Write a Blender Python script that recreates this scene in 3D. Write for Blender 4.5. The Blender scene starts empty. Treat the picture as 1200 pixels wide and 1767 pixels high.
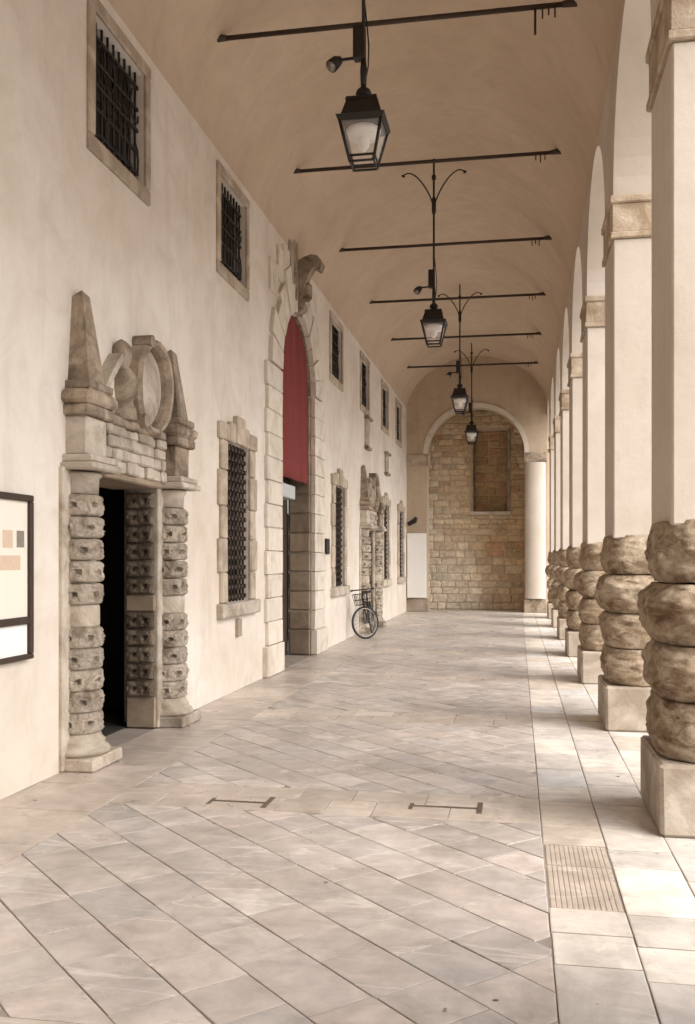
import bpy, math, random
from math import sin, cos, pi, radians
from mathutils import noise, Vector
random.seed(7)
scene = bpy.context.scene
COL = scene.collection

# ------------------------------------------------------------------ camera, sky, sun, exposure
cam_d = bpy.data.cameras.new('camera')
cam = bpy.data.objects.new('camera', cam_d)
COL.objects.link(cam)
cam.location = (0, 0, 1.6)
cam.rotation_euler = (radians(90), 0, math.atan(293.7 / 1640.6))
cam_d.sensor_fit = 'HORIZONTAL'
cam_d.sensor_width = 36
cam_d.lens = 36 * 1640.6 / 1200
cam_d.shift_y = 82.6 / 1200
cam_d.clip_start = 0.05
cam_d.clip_end = 2000
scene.camera = cam

SUN_EL, SUN_AZ = radians(42), radians(114)          # azimuth clockwise from +Y: the light comes from the street side
world = bpy.data.worlds.new("World")
scene.world = world
world.use_nodes = True
wn, wl = world.node_tree.nodes, world.node_tree.links
wn.clear()
sky = wn.new('ShaderNodeTexSky')
sky.sky_type = 'NISHITA'
sky.sun_disc = False
sky.sun_elevation = SUN_EL
sky.sun_rotation = SUN_AZ
sky.air_density = 1.0
sky.dust_density = 4.0
hs = wn.new('ShaderNodeHueSaturation')             # thin cloud: the blue is washed out
hs.inputs['Saturation'].default_value = 0.7
bg = wn.new('ShaderNodeBackground')
bg.inputs['Strength'].default_value = 0.115
wo = wn.new('ShaderNodeOutputWorld')
wl.new(sky.outputs[0], hs.inputs['Color'])
wl.new(hs.outputs[0], bg.inputs['Color'])
wl.new(bg.outputs[0], wo.inputs['Surface'])

sd = bpy.data.lights.new('sun', 'SUN')
sd.energy = 2.3
sd.angle = radians(68)
sd.color = (1.0, 0.99, 0.975)
sun = bpy.data.objects.new('sun', sd)
COL.objects.link(sun)
sdir = Vector((sin(SUN_AZ) * cos(SUN_EL), cos(SUN_AZ) * cos(SUN_EL), sin(SUN_EL)))
sun.rotation_euler = sdir.to_track_quat('Z', 'Y').to_euler()
sun.location = sdir * 60

vs = scene.view_settings
scene.display_settings.display_device = 'sRGB'
vs.view_transform = 'Standard'
vs.look = 'None'
vs.exposure = 1.18
vs.gamma = 1
vs.use_curve_mapping = False
scene.cycles.max_bounces = 8
scene.cycles.diffuse_bounces = 6

# ------------------------------------------------------------------ materials
def new_mat(name):
    m = bpy.data.materials.new(name)
    m.use_nodes = True
    nt = m.node_tree
    return m, nt, nt.nodes['Principled BSDF']

def nz(nt, vec, scale, detail=4, rough=.55, dist=0.0):
    n = nt.nodes.new('ShaderNodeTexNoise')
    n.inputs['Scale'].default_value = scale
    n.inputs['Detail'].default_value = detail
    n.inputs['Roughness'].default_value = rough
    n.inputs['Distortion'].default_value = dist
    if vec is not None:
        nt.links.new(vec, n.inputs['Vector'])
    return n.outputs['Fac']

def ramp(nt, fac, stops):
    r = nt.nodes.new('ShaderNodeValToRGB')
    e = r.color_ramp.elements
    while len(e) < len(stops):
        e.new(0.5)
    for el, (p, c) in zip(e, stops):
        el.position = p
        el.color = (c, c, c, 1) if isinstance(c, (int, float)) else (*c, 1)
    nt.links.new(fac, r.inputs['Fac'])
    return r.outputs['Color']

def mixc(nt, fac, a, b, mode='MIX'):
    n = nt.nodes.new('ShaderNodeMix')
    n.data_type = 'RGBA'
    n.blend_type = mode
    for v, k in ((fac, 0), (a, 6), (b, 7)):
        if isinstance(v, (int, float)):
            n.inputs[k].default_value = v
        elif isinstance(v, tuple):
            n.inputs[k].default_value = (*v, 1)
        else:
            nt.links.new(v, n.inputs[k])
    return n.outputs[2]

def pos(nt, scale=None, rot=None):
    g = nt.nodes.new('ShaderNodeNewGeometry').outputs['Position']
    if scale or rot:
        mp = nt.nodes.new('ShaderNodeMapping')
        if scale: mp.inputs['Scale'].default_value = scale
        if rot: mp.inputs['Rotation'].default_value = rot
        nt.links.new(g, mp.inputs['Vector'])
        return mp.outputs['Vector']
    return g

def attr(nt, name='tint'):
    a = nt.nodes.new('ShaderNodeAttribute')
    a.attribute_name = name
    return a

def rnd(nt):
    return nt.nodes.new('ShaderNodeObjectInfo').outputs['Random']

def bump(nt, bs, h, strength=.4, dist=.01):
    b = nt.nodes.new('ShaderNodeBump')
    b.inputs['Strength'].default_value = strength
    b.inputs['Distance'].default_value = dist
    nt.links.new(h, b.inputs['Height'])
    nt.links.new(b.outputs[0], bs.inputs['Normal'])

def plain(name, c, rough=.6, metal=0.0, var=.15, scale=9.0):
    m, nt, bs = new_mat(name)
    f = nz(nt, pos(nt), scale, 6)
    nt.links.new(mixc(nt, f, tuple(x * (1 - var) for x in c), tuple(min(1, x * (1 + var)) for x in c)), bs.inputs['Base Color'])
    bs.inputs['Roughness'].default_value = rough
    bs.inputs['Metallic'].default_value = metal
    bump(nt, bs, nz(nt, pos(nt), scale * 8, 4), .25, .004)
    return m

def plaster(name, c, c_stain, c_dark, amt=1.0):
    m, nt, bs = new_mat(name)
    p = pos(nt)
    big = ramp(nt, nz(nt, p, .55, 5, .6, .6), [(.38, 0), (.68, 1)])
    mid = ramp(nt, nz(nt, p, 2.3, 6, .65, .8), [(.45, 0), (.75, 1)])
    streak = ramp(nt, nz(nt, pos(nt, (3.0, 3.0, .35)), 1.6, 5, .6), [(.52, 0), (.78, 1)])
    col = mixc(nt, big, c, c_stain)
    k = nt.nodes.new('ShaderNodeMath'); k.operation = 'MULTIPLY'
    nt.links.new(mid, k.inputs[0]); k.inputs[1].default_value = .45 * amt
    col = mixc(nt, k.outputs[0], col, c_dark)
    k2 = nt.nodes.new('ShaderNodeMath'); k2.operation = 'MULTIPLY'
    nt.links.new(streak, k2.inputs[0]); k2.inputs[1].default_value = .35 * amt
    col = mixc(nt, k2.outputs[0], col, c_dark)
    nt.links.new(col, bs.inputs['Base Color'])
    bs.inputs['Roughness'].default_value = .9
    bs.inputs['Specular IOR Level'].default_value = .2
    bump(nt, bs, nz(nt, p, 14, 8, .65), .35, .012)
    return m

def stone(name, c1, c2, c3, sc=5.0, rough=.85, bmp=.5, bd=.02, rvar=.25, pits=0.0, dirt=(.35, .62)):
    """three colour mottled stone; each object is a little lighter or darker"""
    m, nt, bs = new_mat(name)
    p = pos(nt)
    f1 = ramp(nt, nz(nt, p, sc, 6, .62, .4), [(.35, 0), (.66, 1)])
    f2 = ramp(nt, nz(nt, p, sc * .45, 5, .6, .9), [(dirt[0], 0), (dirt[1], 1)])
    col = mixc(nt, f1, c1, c2)
    col = mixc(nt, f2, col, c3)
    r = rnd(nt)
    v = nt.nodes.new('ShaderNodeMapRange')
    nt.links.new(r, v.inputs[0])
    v.inputs[3].default_value = 1 - rvar; v.inputs[4].default_value = 1 + rvar
    col = mixc(nt, 1.0, col, v.outputs[0], 'MULTIPLY')
    h = nz(nt, p, sc * 4, 8, .7)
    if pits:
        vo = nt.nodes.new('ShaderNodeTexVoronoi')
        vo.inputs['Scale'].default_value = pits
        nt.links.new(p, vo.inputs['Vector'])
        pit = ramp(nt, vo.outputs['Distance'], [(.10, 0), (.42, 1)])
        h = mixc(nt, .75, h, pit)
        col = mixc(nt, pit, tuple(x * .75 for x in c3), col)
    nt.links.new(col, bs.inputs['Base Color'])
    bs.inputs['Roughness'].default_value = rough
    bs.inputs['Specular IOR Level'].default_value = .25
    bump(nt, bs, h, bmp, bd)
    return m

def tinted_stone(name, rough, vein=0.0, bmp=.2, bd=.004, mottle=6.0, amt=.22):
    """stone whose base colour is the piece's own colour (face attribute)"""
    m, nt, bs = new_mat(name)
    a = attr(nt)
    p0 = pos(nt)
    add = nt.nodes.new('ShaderNodeVectorMath'); add.operation = 'MULTIPLY_ADD'
    off = attr(nt, 'shift')
    nt.links.new(off.outputs['Color'], add.inputs[0])
    add.inputs[1].default_value = (37, 53, 0)
    nt.links.new(p0, add.inputs[2])
    p = add.outputs[0]
    f = nz(nt, p, mottle, 7, .65, .5)
    dark = nt.nodes.new('ShaderNodeMapRange')
    nt.links.new(f, dark.inputs[0])
    dark.inputs[1].default_value = .3; dark.inputs[2].default_value = .7
    dark.inputs[3].default_value = 1 - amt; dark.inputs[4].default_value = 1 + amt
    col = mixc(nt, 1.0, a.outputs['Color'], dark.outputs[0], 'MULTIPLY')
    if vein:
        mp = nt.nodes.new('ShaderNodeMapping')
        mp.inputs['Rotation'].default_value = (0, 0, radians(-18))
        mp.inputs['Scale'].default_value = (.55, 3.0, 1)
        nt.links.new(p, mp.inputs['Vector'])
        n1 = nz(nt, mp.outputs[0], 1.3, 4, .5, .7)
        v1 = ramp(nt, n1, [(.483, 0), (.503, 1), (.523, 0)])
        gate = ramp(nt, nz(nt, p, 1.1, 2), [(.47, 0), (.57, 1)])
        vv = mixc(nt, 1.0, mixc(nt, 1.0, v1, gate, 'MULTIPLY'), (.55, .55, .55), 'MULTIPLY')
        col = mixc(nt, vv, col, (.78, .72, .66))
        cloud = ramp(nt, nz(nt, mp.outputs[0], 2.2, 5, .6, .5), [(.5, 0), (.72, 1)])
        kk = nt.nodes.new('ShaderNodeMath'); kk.operation = 'MULTIPLY'
        nt.links.new(cloud, kk.inputs[0]); kk.inputs[1].default_value = .35
        col = mixc(nt, kk.outputs[0], col, (.58, .505, .44))
        # worn dirt that runs over the joints
        grime = ramp(nt, nz(nt, p0, 1.3, 8, .72, .8), [(.47, 0), (.64, 1)])
        k3 = nt.nodes.new('ShaderNodeMath'); k3.operation = 'MULTIPLY'
        nt.links.new(grime, k3.inputs[0]); k3.inputs[1].default_value = .38
        col = mixc(nt, k3.outputs[0], col, (.20, .165, .13))
        specks = ramp(nt, nz(nt, p0, 9, 2, .4), [(.76, 0), (.79, 1)])
        col = mixc(nt, specks, col, (.10, .08, .065))
        rr = nt.nodes.new('ShaderNodeMapRange')
        nt.links.new(nz(nt, p0, 3.0, 5), rr.inputs[0])
        rr.inputs[1].default_value = .3; rr.inputs[2].default_value = .7
        rr.inputs[3].default_value = rough - .12; rr.inputs[4].default_value = rough + .16
        nt.links.new(rr.outputs[0], bs.inputs['Roughness'])
    else:
        bs.inputs['Roughness'].default_value = rough
    nt.links.new(col, bs.inputs['Base Color'])
    bump(nt, bs, nz(nt, p, mottle * 5, 7, .65), bmp, bd)
    return m

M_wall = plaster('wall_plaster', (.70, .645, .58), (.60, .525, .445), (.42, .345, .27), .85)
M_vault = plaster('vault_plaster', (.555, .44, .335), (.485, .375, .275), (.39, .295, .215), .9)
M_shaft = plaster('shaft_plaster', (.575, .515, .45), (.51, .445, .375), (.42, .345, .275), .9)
M_endwall = plaster('end_wall_plaster', (.53, .43, .32), (.47, .375, .275), (.33, .255, .18))
M_white = plaster('white_limewash', (.86, .86, .84), (.83, .83, .80), (.72, .70, .66), .4)
M_rustic = stone('rustic_stone', (.47, .365, .255), (.66, .565, .45), (.20, .128, .072), 4.6, .92, 1.0, .05, .14, dirt=(.44, .66))
def rustic(name):
    m, nt, bs = new_mat(name)
    p = pos(nt)
    base = mixc(nt, ramp(nt, nz(nt, p, 3.5, 8, .68, .6), [(.38, 0), (.62, 1)]), (.42, .315, .21), (.69, .575, .435))
    brown = ramp(nt, nz(nt, pos(nt, (1.5, 1.5, 3.2)), 2.6, 8, .7, 1.0), [(.48, 0), (.64, 1)])
    col = mixc(nt, brown, base, (.19, .115, .062))
    fine = ramp(nt, nz(nt, p, 26, 8, .75), [(.40, 0), (.62, 1)])
    k = nt.nodes.new('ShaderNodeMath'); k.operation = 'MULTIPLY'
    nt.links.new(fine, k.inputs[0]); k.inputs[1].default_value = .5
    col = mixc(nt, k.outputs[0], col, (.26, .18, .11))
    nt.links.new(col, bs.inputs['Base Color'])
    bs.inputs['Roughness'].default_value = .95
    bs.inputs['Specular IOR Level'].default_value = .2
    h = mixc(nt, .5, nz(nt, p, 22, 10, .78), nz(nt, pos(nt, (1, 1, 2.5)), 7, 8, .7, .8))
    bump(nt, bs, h, 1.0, .07)
    return m
M_rustic = rustic('rustic_stone')
M_plinth = stone('plinth_stone', (.52, .46, .39), (.44, .38, .31), (.29, .235, .18), 5, .88, .6, .012, .1)
M_capital = stone('capital_stone', (.48, .385, .285), (.55, .46, .36), (.30, .22, .145), 7, .88, .7, .02, .1)
M_drum = stone('drilled_stone', (.56, .49, .41), (.46, .39, .31), (.25, .195, .14), 13, .9, 1.0, .035, .14, dirt=(.45, .68))
M_jamb = stone('brown_drilled_stone', (.27, .21, .155), (.20, .155, .115), (.12, .088, .06), 14, .9, 1.0, .035, .2)
M_lime = stone('grey_limestone', (.55, .49, .415), (.47, .41, .34), (.29, .235, .175), 6, .88, .8, .02, .14, dirt=(.42, .68))
M_pale = stone('pale_limestone', (.65, .59, .51), (.58, .52, .44), (.42, .355, .28), 5, .85, .5, .012, .06, dirt=(.5, .78))
M_dirty = stone('weathered_stone', (.29, .225, .165), (.42, .345, .265), (.11, .08, .055), 7, .9, .8, .025, .15, dirt=(.45, .7))
M_brownblock = stone('brown_block_stone', (.36, .285, .21), (.30, .235, .17), (.20, .15, .105), 4, .85, .5, .012, .15)
M_frame = stone('window_frame_stone', (.55, .47, .38), (.49, .41, .325), (.33, .265, .20), 6, .85, .5, .012, .12)
M_floor = tinted_stone('floor_stone', .36, vein=1.0)
M_masonry = tinted_stone('masonry_stone', .92, bmp=.8, bd=.03, mottle=7, amt=.3)
M_grout = plain('grout', (.27, .23, .195), .9, var=.35, scale=3)
M_mortar = plain('mortar', (.60, .48, .34), .95, var=.25, scale=4)
M_street = plain('street_stone', (.50, .46, .41), .85, var=.12, scale=2)
M_iron = plain('black_iron', (.022, .017, .014), .55, .3, .3, 20)
M_rust = plain('brown_iron', (.05, .032, .022), .7, .2, .3, 20)
M_cramp = plain('rusted_iron', (.115, .085, .06), .85, 0, .5, 14)
M_dark = plain('dark_interior', (.02, .016, .013), .95)
M_pane = plain('dark_window_pane', (.012, .010, .009), .5, 0, .2, 3)
M_door = plain('dark_timber', (.045, .03, .022), .6, 0, .3, 12)
M_white_print = plain('white_print', (.83, .80, .77), .5, 0, .03, 3)
M_cream_print = plain('cream_print', (.76, .71, .62), .5, 0, .05, 3)
M_orange_print = plain('faded_orange_print', (.60, .46, .35), .5, 0, .1, 20)
M_grey_print = plain('grey_print', (.22, .20, .17), .5, 0, .3, 25)
M_blueprint = plain('pale_blue_print', (.45, .48, .48), .5, 0, .05, 4)
M_rubber = plain('black_rubber', (.02, .02, .02), .8)
M_steel = plain('dull_steel', (.30, .28, .26), .35, .9, .1, 20)
M_bulb = plain('white_bulb', (.85, .83, .78), .3, 0, .02)

def glass_mat():
    m, nt, bs = new_mat('milky_lantern_glass')
    out = nt.nodes['Material Output']
    tr = nt.nodes.new('ShaderNodeBsdfTransparent')
    tl = nt.nodes.new('ShaderNodeBsdfTranslucent')
    tl.inputs['Color'].default_value = (.92, .88, .84, 1)
    mx = nt.nodes.new('ShaderNodeMixShader'); mx.inputs[0].default_value = .82
    bs.inputs['Base Color'].default_value = (.93, .90, .87, 1)
    bs.inputs['Roughness'].default_value = .12
    m2 = nt.nodes.new('ShaderNodeMixShader'); m2.inputs[0].default_value = .5
    nt.links.new(tl.outputs[0], m2.inputs[1]); nt.links.new(bs.outputs[0], m2.inputs[2])
    nt.links.new(m2.outputs[0], mx.inputs[1]); nt.links.new(tr.outputs[0], mx.inputs[2])
    nt.links.new(mx.outputs[0], out.inputs['Surface'])
    return m
M_glass = glass_mat()

def drape_mat():
    m, nt, bs = new_mat('red_cloth')
    f = nz(nt, pos(nt, (1, 6, .6)), 2.0, 5)
    nt.links.new(mixc(nt, f, (.125, .013, .011), (.215, .026, .022)), bs.inputs['Base Color'])
    bs.inputs['Roughness'].default_value = .85
    bump(nt, bs, nz(nt, pos(nt), 60, 3), .2, .003)
    return m
M_red = drape_mat()

# ------------------------------------------------------------------ mesh helpers
ORG = {}
class MB:
    def __init__(s):
        s.v, s.f, s.t, s.sm = [], [], [], []
    def add(s, vs, fs, tint=None, smooth=False):
        b = len(s.v)
        s.v += [tuple(v) for v in vs]
        for f in fs:
            s.f.append([b + i for i in f]); s.t.append(tint); s.sm.append(smooth)
    def box(s, x0, x1, y0, y1, z0, z1, bev=0.0, tint=None):
        """box with all edges chamfered when bev > 0"""
        if bev <= 0:
            s.add([(x0,y0,z0),(x1,y0,z0),(x1,y1,z0),(x0,y1,z0),(x0,y0,z1),(x1,y0,z1),(x1,y1,z1),(x0,y1,z1)],
                  [(3,2,1,0),(4,5,6,7),(0,1,5,4),(1,2,6,5),(2,3,7,6),(3,0,4,7)], tint)
            return
        b = min(bev, (x1-x0)/2.2, (y1-y0)/2.2, (z1-z0)/2.2)
        def ring(z, i): return [(x0+i,y0+i,z),(x1-i,y0+i,z),(x1-i,y1-i,z),(x0+i,y1-i,z)]
        vs = []
        # 8-gon rings so the vertical edges are chamfered as well
        def ring8(z, i):
            X0,X1,Y0,Y1 = x0+i, x1-i, y0+i, y1-i
            c = max(b - i, b * .4)
            return [(X0+c,Y0,z),(X1-c,Y0,z),(X1,Y0+c,z),(X1,Y1-c,z),(X1-c,Y1,z),(X0+c,Y1,z),(X0,Y1-c,z),(X0,Y0+c,z)]
        vs = ring8(z0, b) + ring8(z0+b, 0) + ring8(z1-b, 0) + ring8(z1, b)
        fs = [tuple(range(7,-1,-1)), tuple(range(24,32))]
        for r in range(3):
            for k in range(8):
                a, c = r*8+k, r*8+(k+1)%8
                fs.append((a, c, c+8, a+8))
        s.add(vs, fs, tint)
    def prism(s, poly, x0, x1, tint=None, axis='x'):
        """poly: (y,z) outline extruded along x (axis 'x'), or (x,z) extruded along y, or (x,y) along z"""
        n = len(poly)
        if axis == 'x': P = lambda a, b, t: (t, a, b)
        elif axis == 'y': P = lambda a, b, t: (a, t, b)
        else: P = lambda a, b, t: (a, b, t)
        vs = [P(a, b, x0) for a, b in poly] + [P(a, b, x1) for a, b in poly]
        fs = [tuple(range(n-1,-1,-1)), tuple(range(n,2*n))]
        for i in range(n):
            j = (i+1) % n
            fs.append((i, j, j+n, i+n))
        s.add(vs, fs, tint)
    def tube(s, pts, r, n=8, closed=False, tint=None):
        pts = [Vector(p) for p in pts]
        R = r if isinstance(r, (list, tuple)) else [r]*len(pts)
        vs, fs = [], []
        up0 = None
        for i, p in enumerate(pts):
            a = pts[i-1] if (i > 0 or closed) else p
            c = pts[(i+1) % len(pts)] if (i < len(pts)-1 or closed) else p
            d = (c - a).normalized()
            if up0 is None:
                up0 = Vector((0,0,1)) if abs(d.z) < .9 else Vector((1,0,0))
            u = (up0 - d * up0.dot(d)).normalized(); w = d.cross(u); up0 = u
            for k in range(n):
                t = 2*pi*k/n
                vs.append(p + u*R[i]*cos(t) + w*R[i]*sin(t))
        m = len(pts)
        for i in range(m if closed else m-1):
            for k in range(n):
                a, b = i*n+k, i*n+(k+1)%n
                j = ((i+1) % m)*n
                fs.append((a, b, j+(k+1)%n, j+k))
        if not closed:
            fs.append(tuple(range(n-1,-1,-1))); fs.append(tuple(range((m-1)*n, m*n)))
        s.add(vs, fs, tint, True)
    def lathe(s, prof, cx, cy, n=20, pits=None, smooth=True, tint=None):
        """prof: (r, z) rows from bottom to top; pits: dict (row, k) -> inward push"""
        vs, fs = [], []
        for j, (r, z) in enumerate(prof):
            for k in range(n):
                rr = r - (pits.get((j, k), 0) if pits else 0)
                t = 2*pi*k/n
                vs.append((cx+rr*cos(t), cy+rr*sin(t), z))
        for j in range(len(prof)-1):
            for k in range(n):
                a, b = j*n+k, j*n+(k+1)%n
                fs.append((a, b, b+n, a+n))
        fs.append(tuple(range(n-1,-1,-1))); fs.append(tuple(range((len(prof)-1)*n, len(prof)*n)))
        s.add(vs, fs, tint, smooth)
    def mesh(s, name, mat, org=(0,0,0), bevel=None):
        me = bpy.data.meshes.new(name)
        o = org
        me.from_pydata([(x-o[0], y-o[1], z-o[2]) for x, y, z in s.v], [], s.f)
        me.materials.append(mat)
        me.polygons.foreach_set('use_smooth', s.sm)
        if any(t is not None for t in s.t):
            a = me.attributes.new('tint', 'FLOAT_COLOR', 'FACE')
            b = me.attributes.new('shift', 'FLOAT_COLOR', 'FACE')
            fl, fs = [], []
            for t in s.t:
                t = t or (.4, .35, .3, 0, 0)
                fl += [t[0], t[1], t[2], 1]
                fs += [t[3], t[4], 0, 1]
            a.data.foreach_set('color', fl); b.data.foreach_set('color', fs)
        me.validate()
        return me
    def build(s, name, mat, parent=None, label=None, smooth_angle=None):
        org = ORG.get(parent.name, (0,0,0)) if parent else (0,0,0)
        me = s.mesh(name, mat, org)
        if smooth_angle: me.shade_smooth_by_angle(angle=radians(smooth_angle)) if hasattr(me, 'shade_smooth_by_angle') else None
        o = bpy.data.objects.new(name, me)
        COL.objects.link(o)
        if parent:
            o.parent = parent
            ORG[o.name] = org
        if label: o['label'] = label
        return o

def thing(name, label, cat, loc, group=None):
    o = bpy.data.objects.new(name, None)
    COL.objects.link(o)
    o.empty_display_size = .2
    o.location = loc
    ORG[o.name] = tuple(loc)
    o['label'] = label; o['category'] = cat
    if group: o['group'] = group
    return o
def tag(o, label, cat, group=None):
    o['label'] = label; o['category'] = cat
    if group: o['group'] = group
    return o
def place(me, name, parent, loc, label=None):
    """an object with shared mesh data as a part"""
    o = bpy.data.objects.new(name, me)
    COL.objects.link(o)
    if parent:
        o.parent = parent
        g = ORG[parent.name]
        o.location = (loc[0]-g[0], loc[1]-g[1], loc[2]-g[2])
        ORG[o.name] = tuple(loc)
    return o
KIDS = {}
def copy_tree(o, loc, label, parent=None):
    kids = list(o.children)
    c = o.copy(); COL.objects.link(c)
    if parent: c.parent = parent
    else:
        c.location = loc; c['label'] = label
    for k in kids: copy_tree(k, None, None, c)
    return c

def boss(x0, x1, y0, y1, z0, z1, axis, bev, jit=.25):
    """a rusticated block, chamfered, with corners a little uneven"""
    mb = MB(); mb.box(x0, x1, y0, y1, z0, z1, bev)
    mb.v = [tuple(c + random.uniform(-1, 1) * bev * jit for c in v) for v in mb.v]
    return mb

# ------------------------------------------------------------------ the place in numbers (metres)
XW = -3.39                      # face of the long wall
XA0, XA1 = .88, 1.72            # arcade wall, inner and outer face
BAY, YC0 = 3.434, 6.18          # pillar spacing, centre of the nearest visible pillar
YEND, YMAS = 29.35, 30.9        # end wall, rubble wall behind it
ZS, ZC = 6.30, 7.85             # vault springing and crown
XC = (XW + XA0) / 2
Y0 = -5.2                       # where the portico ends behind the viewer

def struct(o):
    o['kind'] = 'structure'; return o

# ------------------------------------------------------------------ large structure
def holed_wall(name, u0, u1, z0, z1, holes, plane, d0, d1, mat):
    """wall along y (plane 'x') or along x (plane 'y') with real openings.
    holes: list of outlines ((ua, ub), zlo, top(u)) ; front face at d0, back at d1"""
    us = {u0, u1}
    for (a, b), zl, top, n in holes:
        for i in range(n+1):
            t = i / n
            us.add(round(a + (b-a) * (0.5 - 0.5*cos(pi*t)), 5))
    us.update(round(u0 + k, 5) for k in range(1, int(u1-u0)))
    us = sorted(us)
    mb = MB()
    P = (lambda u, d, z: (d, u, z)) if plane == 'x' else (lambda u, d, z: (u, d, z))
    def quad(a, b, c, d): mb.add([a, b, c, d], [(0,1,2,3)])
    for ua, ub in zip(us, us[1:]):
        m = (ua+ub)/2
        inter = sorted([(h[1], h) for h in holes if h[0][0] < m < h[0][1]], key=lambda q: q[0])
        lo = [z0, z0]
        segs = []
        for zl, h in inter:
            if zl > z0 + 1e-6: segs.append((lo, [zl, zl]))
            lo = [h[2](ua), h[2](ub)]
            ta, tb = lo
            quad(P(ua,d0,ta), P(ub,d0,tb), P(ub,d1,tb), P(ua,d1,ta))
            if zl > z0 + 1e-6: quad(P(ua,d0,zl), P(ub,d0,zl), P(ub,d1,zl), P(ua,d1,zl))
        segs.append((lo, [z1, z1]))
        for l, h in segs:
            for d in (d0, d1):
                quad(P(ua,d,l[0]), P(ub,d,l[1]), P(ub,d,h[1]), P(ua,d,h[0]))
        quad(P(ua,d0,z1), P(ub,d0,z1), P(ub,d1,z1), P(ua,d1,z1))
    for (a, b), zl, top, n in holes:
        for u in (a, b):
            zt = top(u)
            quad(P(u,d0,zl), P(u,d1,zl), P(u,d1,zt), P(u,d0,zt))
    for u in (u0, u1):
        quad(P(u,d0,z0), P(u,d1,z0), P(u,d1,z1), P(u,d0,z1))
    return mb.build(name, mat)

def flat(z): return lambda u: z
def arch(c, r, zs, rise):
    return lambda u: zs + rise * math.sqrt(max(0, 1 - ((u-c)/r)**2))

UPPER = [7.75, 11.06, 17.70, 21.10, 24.40, 27.25]
LOWER = [11.23, 17.95, 24.5, 27.75]
DOORC = [7.89, 7.89 + 4*BAY]
holes = []
for y in UPPER: holes.append(((y-.53, y+.53), 5.03, flat(6.06), 1))
for y in LOWER: holes.append(((y-.49, y+.49), 1.09, flat(3.0), 1))
for y in DOORC: holes.append(((y-.93, y+.93), 0, flat(2.31), 1))
GY, GR = 14.47, 1.15
holes.append(((GY-GR, GY+GR), 0, arch(GY, GR, 4.33, 1.12), 20))
wall = holed_wall('long_wall', Y0, 34, 0, 8.7, holes, 'x', XW, XW-.42, M_wall)
tag(wall, 'long cream plastered wall on the left with doorways and two rows of barred windows', 'wall')

arc_holes = []
for k in range(-3, 8):
    a, b = YC0 + k*BAY + .435, YC0 + (k+1)*BAY - .435
    if b < YEND + 2 and a > Y0: arc_holes.append(((a, b), 5.0, arch((a+b)/2, (b-a)/2, 5.0, (b-a)/2), 24))
# the arcade wall stands on the pillars, so it is cut away between them down to the capitals
def arcade():
    mb = MB()
    us = [Y0]
    ends = []
    def quad(a, b, c, d): mb.add([a,b,c,d], [(0,1,2,3)])
    solid = []
    cur = Y0
    for (a, b), zl, top, n in arc_holes:
        solid.append((cur, a, None)); solid.append((a, b, top)); cur = b
    solid.append((cur, 34, None))
    for a, b, top in solid:
        n = 24 if top else 2
        pts = [a + (b-a)*(.5-.5*cos(pi*i/n)) for i in range(n+1)]
        for u, w in zip(pts, pts[1:]):
            zu, zw = (top(u), top(w)) if top else (5.0, 5.0)
            for X in (XA0, XA1):
                quad((X,u,zu),(X,w,zw),(X,w,8.7),(X,u,8.7))
            quad((XA0,u,zu),(XA0,w,zw),(XA1,w,zw),(XA1,u,zu))
    quad((XA0,Y0,5.0),(XA1,Y0,5.0),(XA1,Y0,8.7),(XA0,Y0,8.7))
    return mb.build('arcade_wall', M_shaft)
tag(arcade(), 'plastered wall of round arches carried by the row of pillars', 'wall')

def vault():
    mb = MB()
    n, ny = 40, 24
    a = (XA0 - XW) / 2
    prof = []
    for i in range(n+1):
        t = pi * i / n
        prof.append((XC - a*cos(t), ZS + (ZC-ZS)*abs(sin(t))**1.2))
    ys = [Y0 + (32.6-Y0)*j/ny for j in range(ny+1)]
    vs = [(x, y, z) for y in ys for x, z in prof]
    fs = []
    w = n+1
    for j in range(ny):
        for i in range(n):
            fs.append((j*w+i, j*w+i+1, (j+1)*w+i+1, (j+1)*w+i))
    mb.add(vs, fs, None, True)
    # solid masonry above the vault
    for ya, rev in ((Y0, 0), (32.6, 1)):
        for i in range(n):
            (x0, z0), (x1, z1) = prof[i], prof[i+1]
            mb.add([(x0,ya,z0),(x1,ya,z1),(x1,ya,8.72),(x0,ya,8.72)], [(0,1,2,3)])
    mb.add([(XW-.62,Y0,8.72),(XA1+.3,Y0,8.72),(XA1+.3,34,8.72),(XW-.62,34,8.72)], [(0,1,2,3)])
    mb.add([(XW-.62,Y0,8.95),(XA1+.3,Y0,8.95),(XA1+.3,34,8.95),(XW-.62,34,8.95)], [(0,1,2,3)])
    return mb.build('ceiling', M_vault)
struct(vault())

m = MB(); m.box(XW-.42, XA1, Y0-.5, Y0-.01, 0, 8.7)  # added wall, out of view: stops daylight entering through the open back end
tag(m.build('back_light_block', M_wall), 'plain unseen wall added behind the viewer to keep light out of the portico', 'wall')
m = MB(); m.box(XA0, XA1, YEND+.52, YMAS+.6, 0, 5.0)  # added to close the side gap, so light comes only through the archway
tag(m.build('side_light_block', M_endwall), 'short wall added behind the end arch to shut side light off the rubble wall', 'wall')
# ground: street outside, portico base under the slabs
g = MB(); g.add([(-300,-300,-.16),(400,-300,-.16),(400,500,-.16),(-300,500,-.16)], [(0,1,2,3)])
struct(g.build('street', M_street))
g = MB(); g.box(XW-.6, 2.3, Y0-1, 34, -.4, -.0065)
floor = struct(g.build('floor', M_grout))

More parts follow.
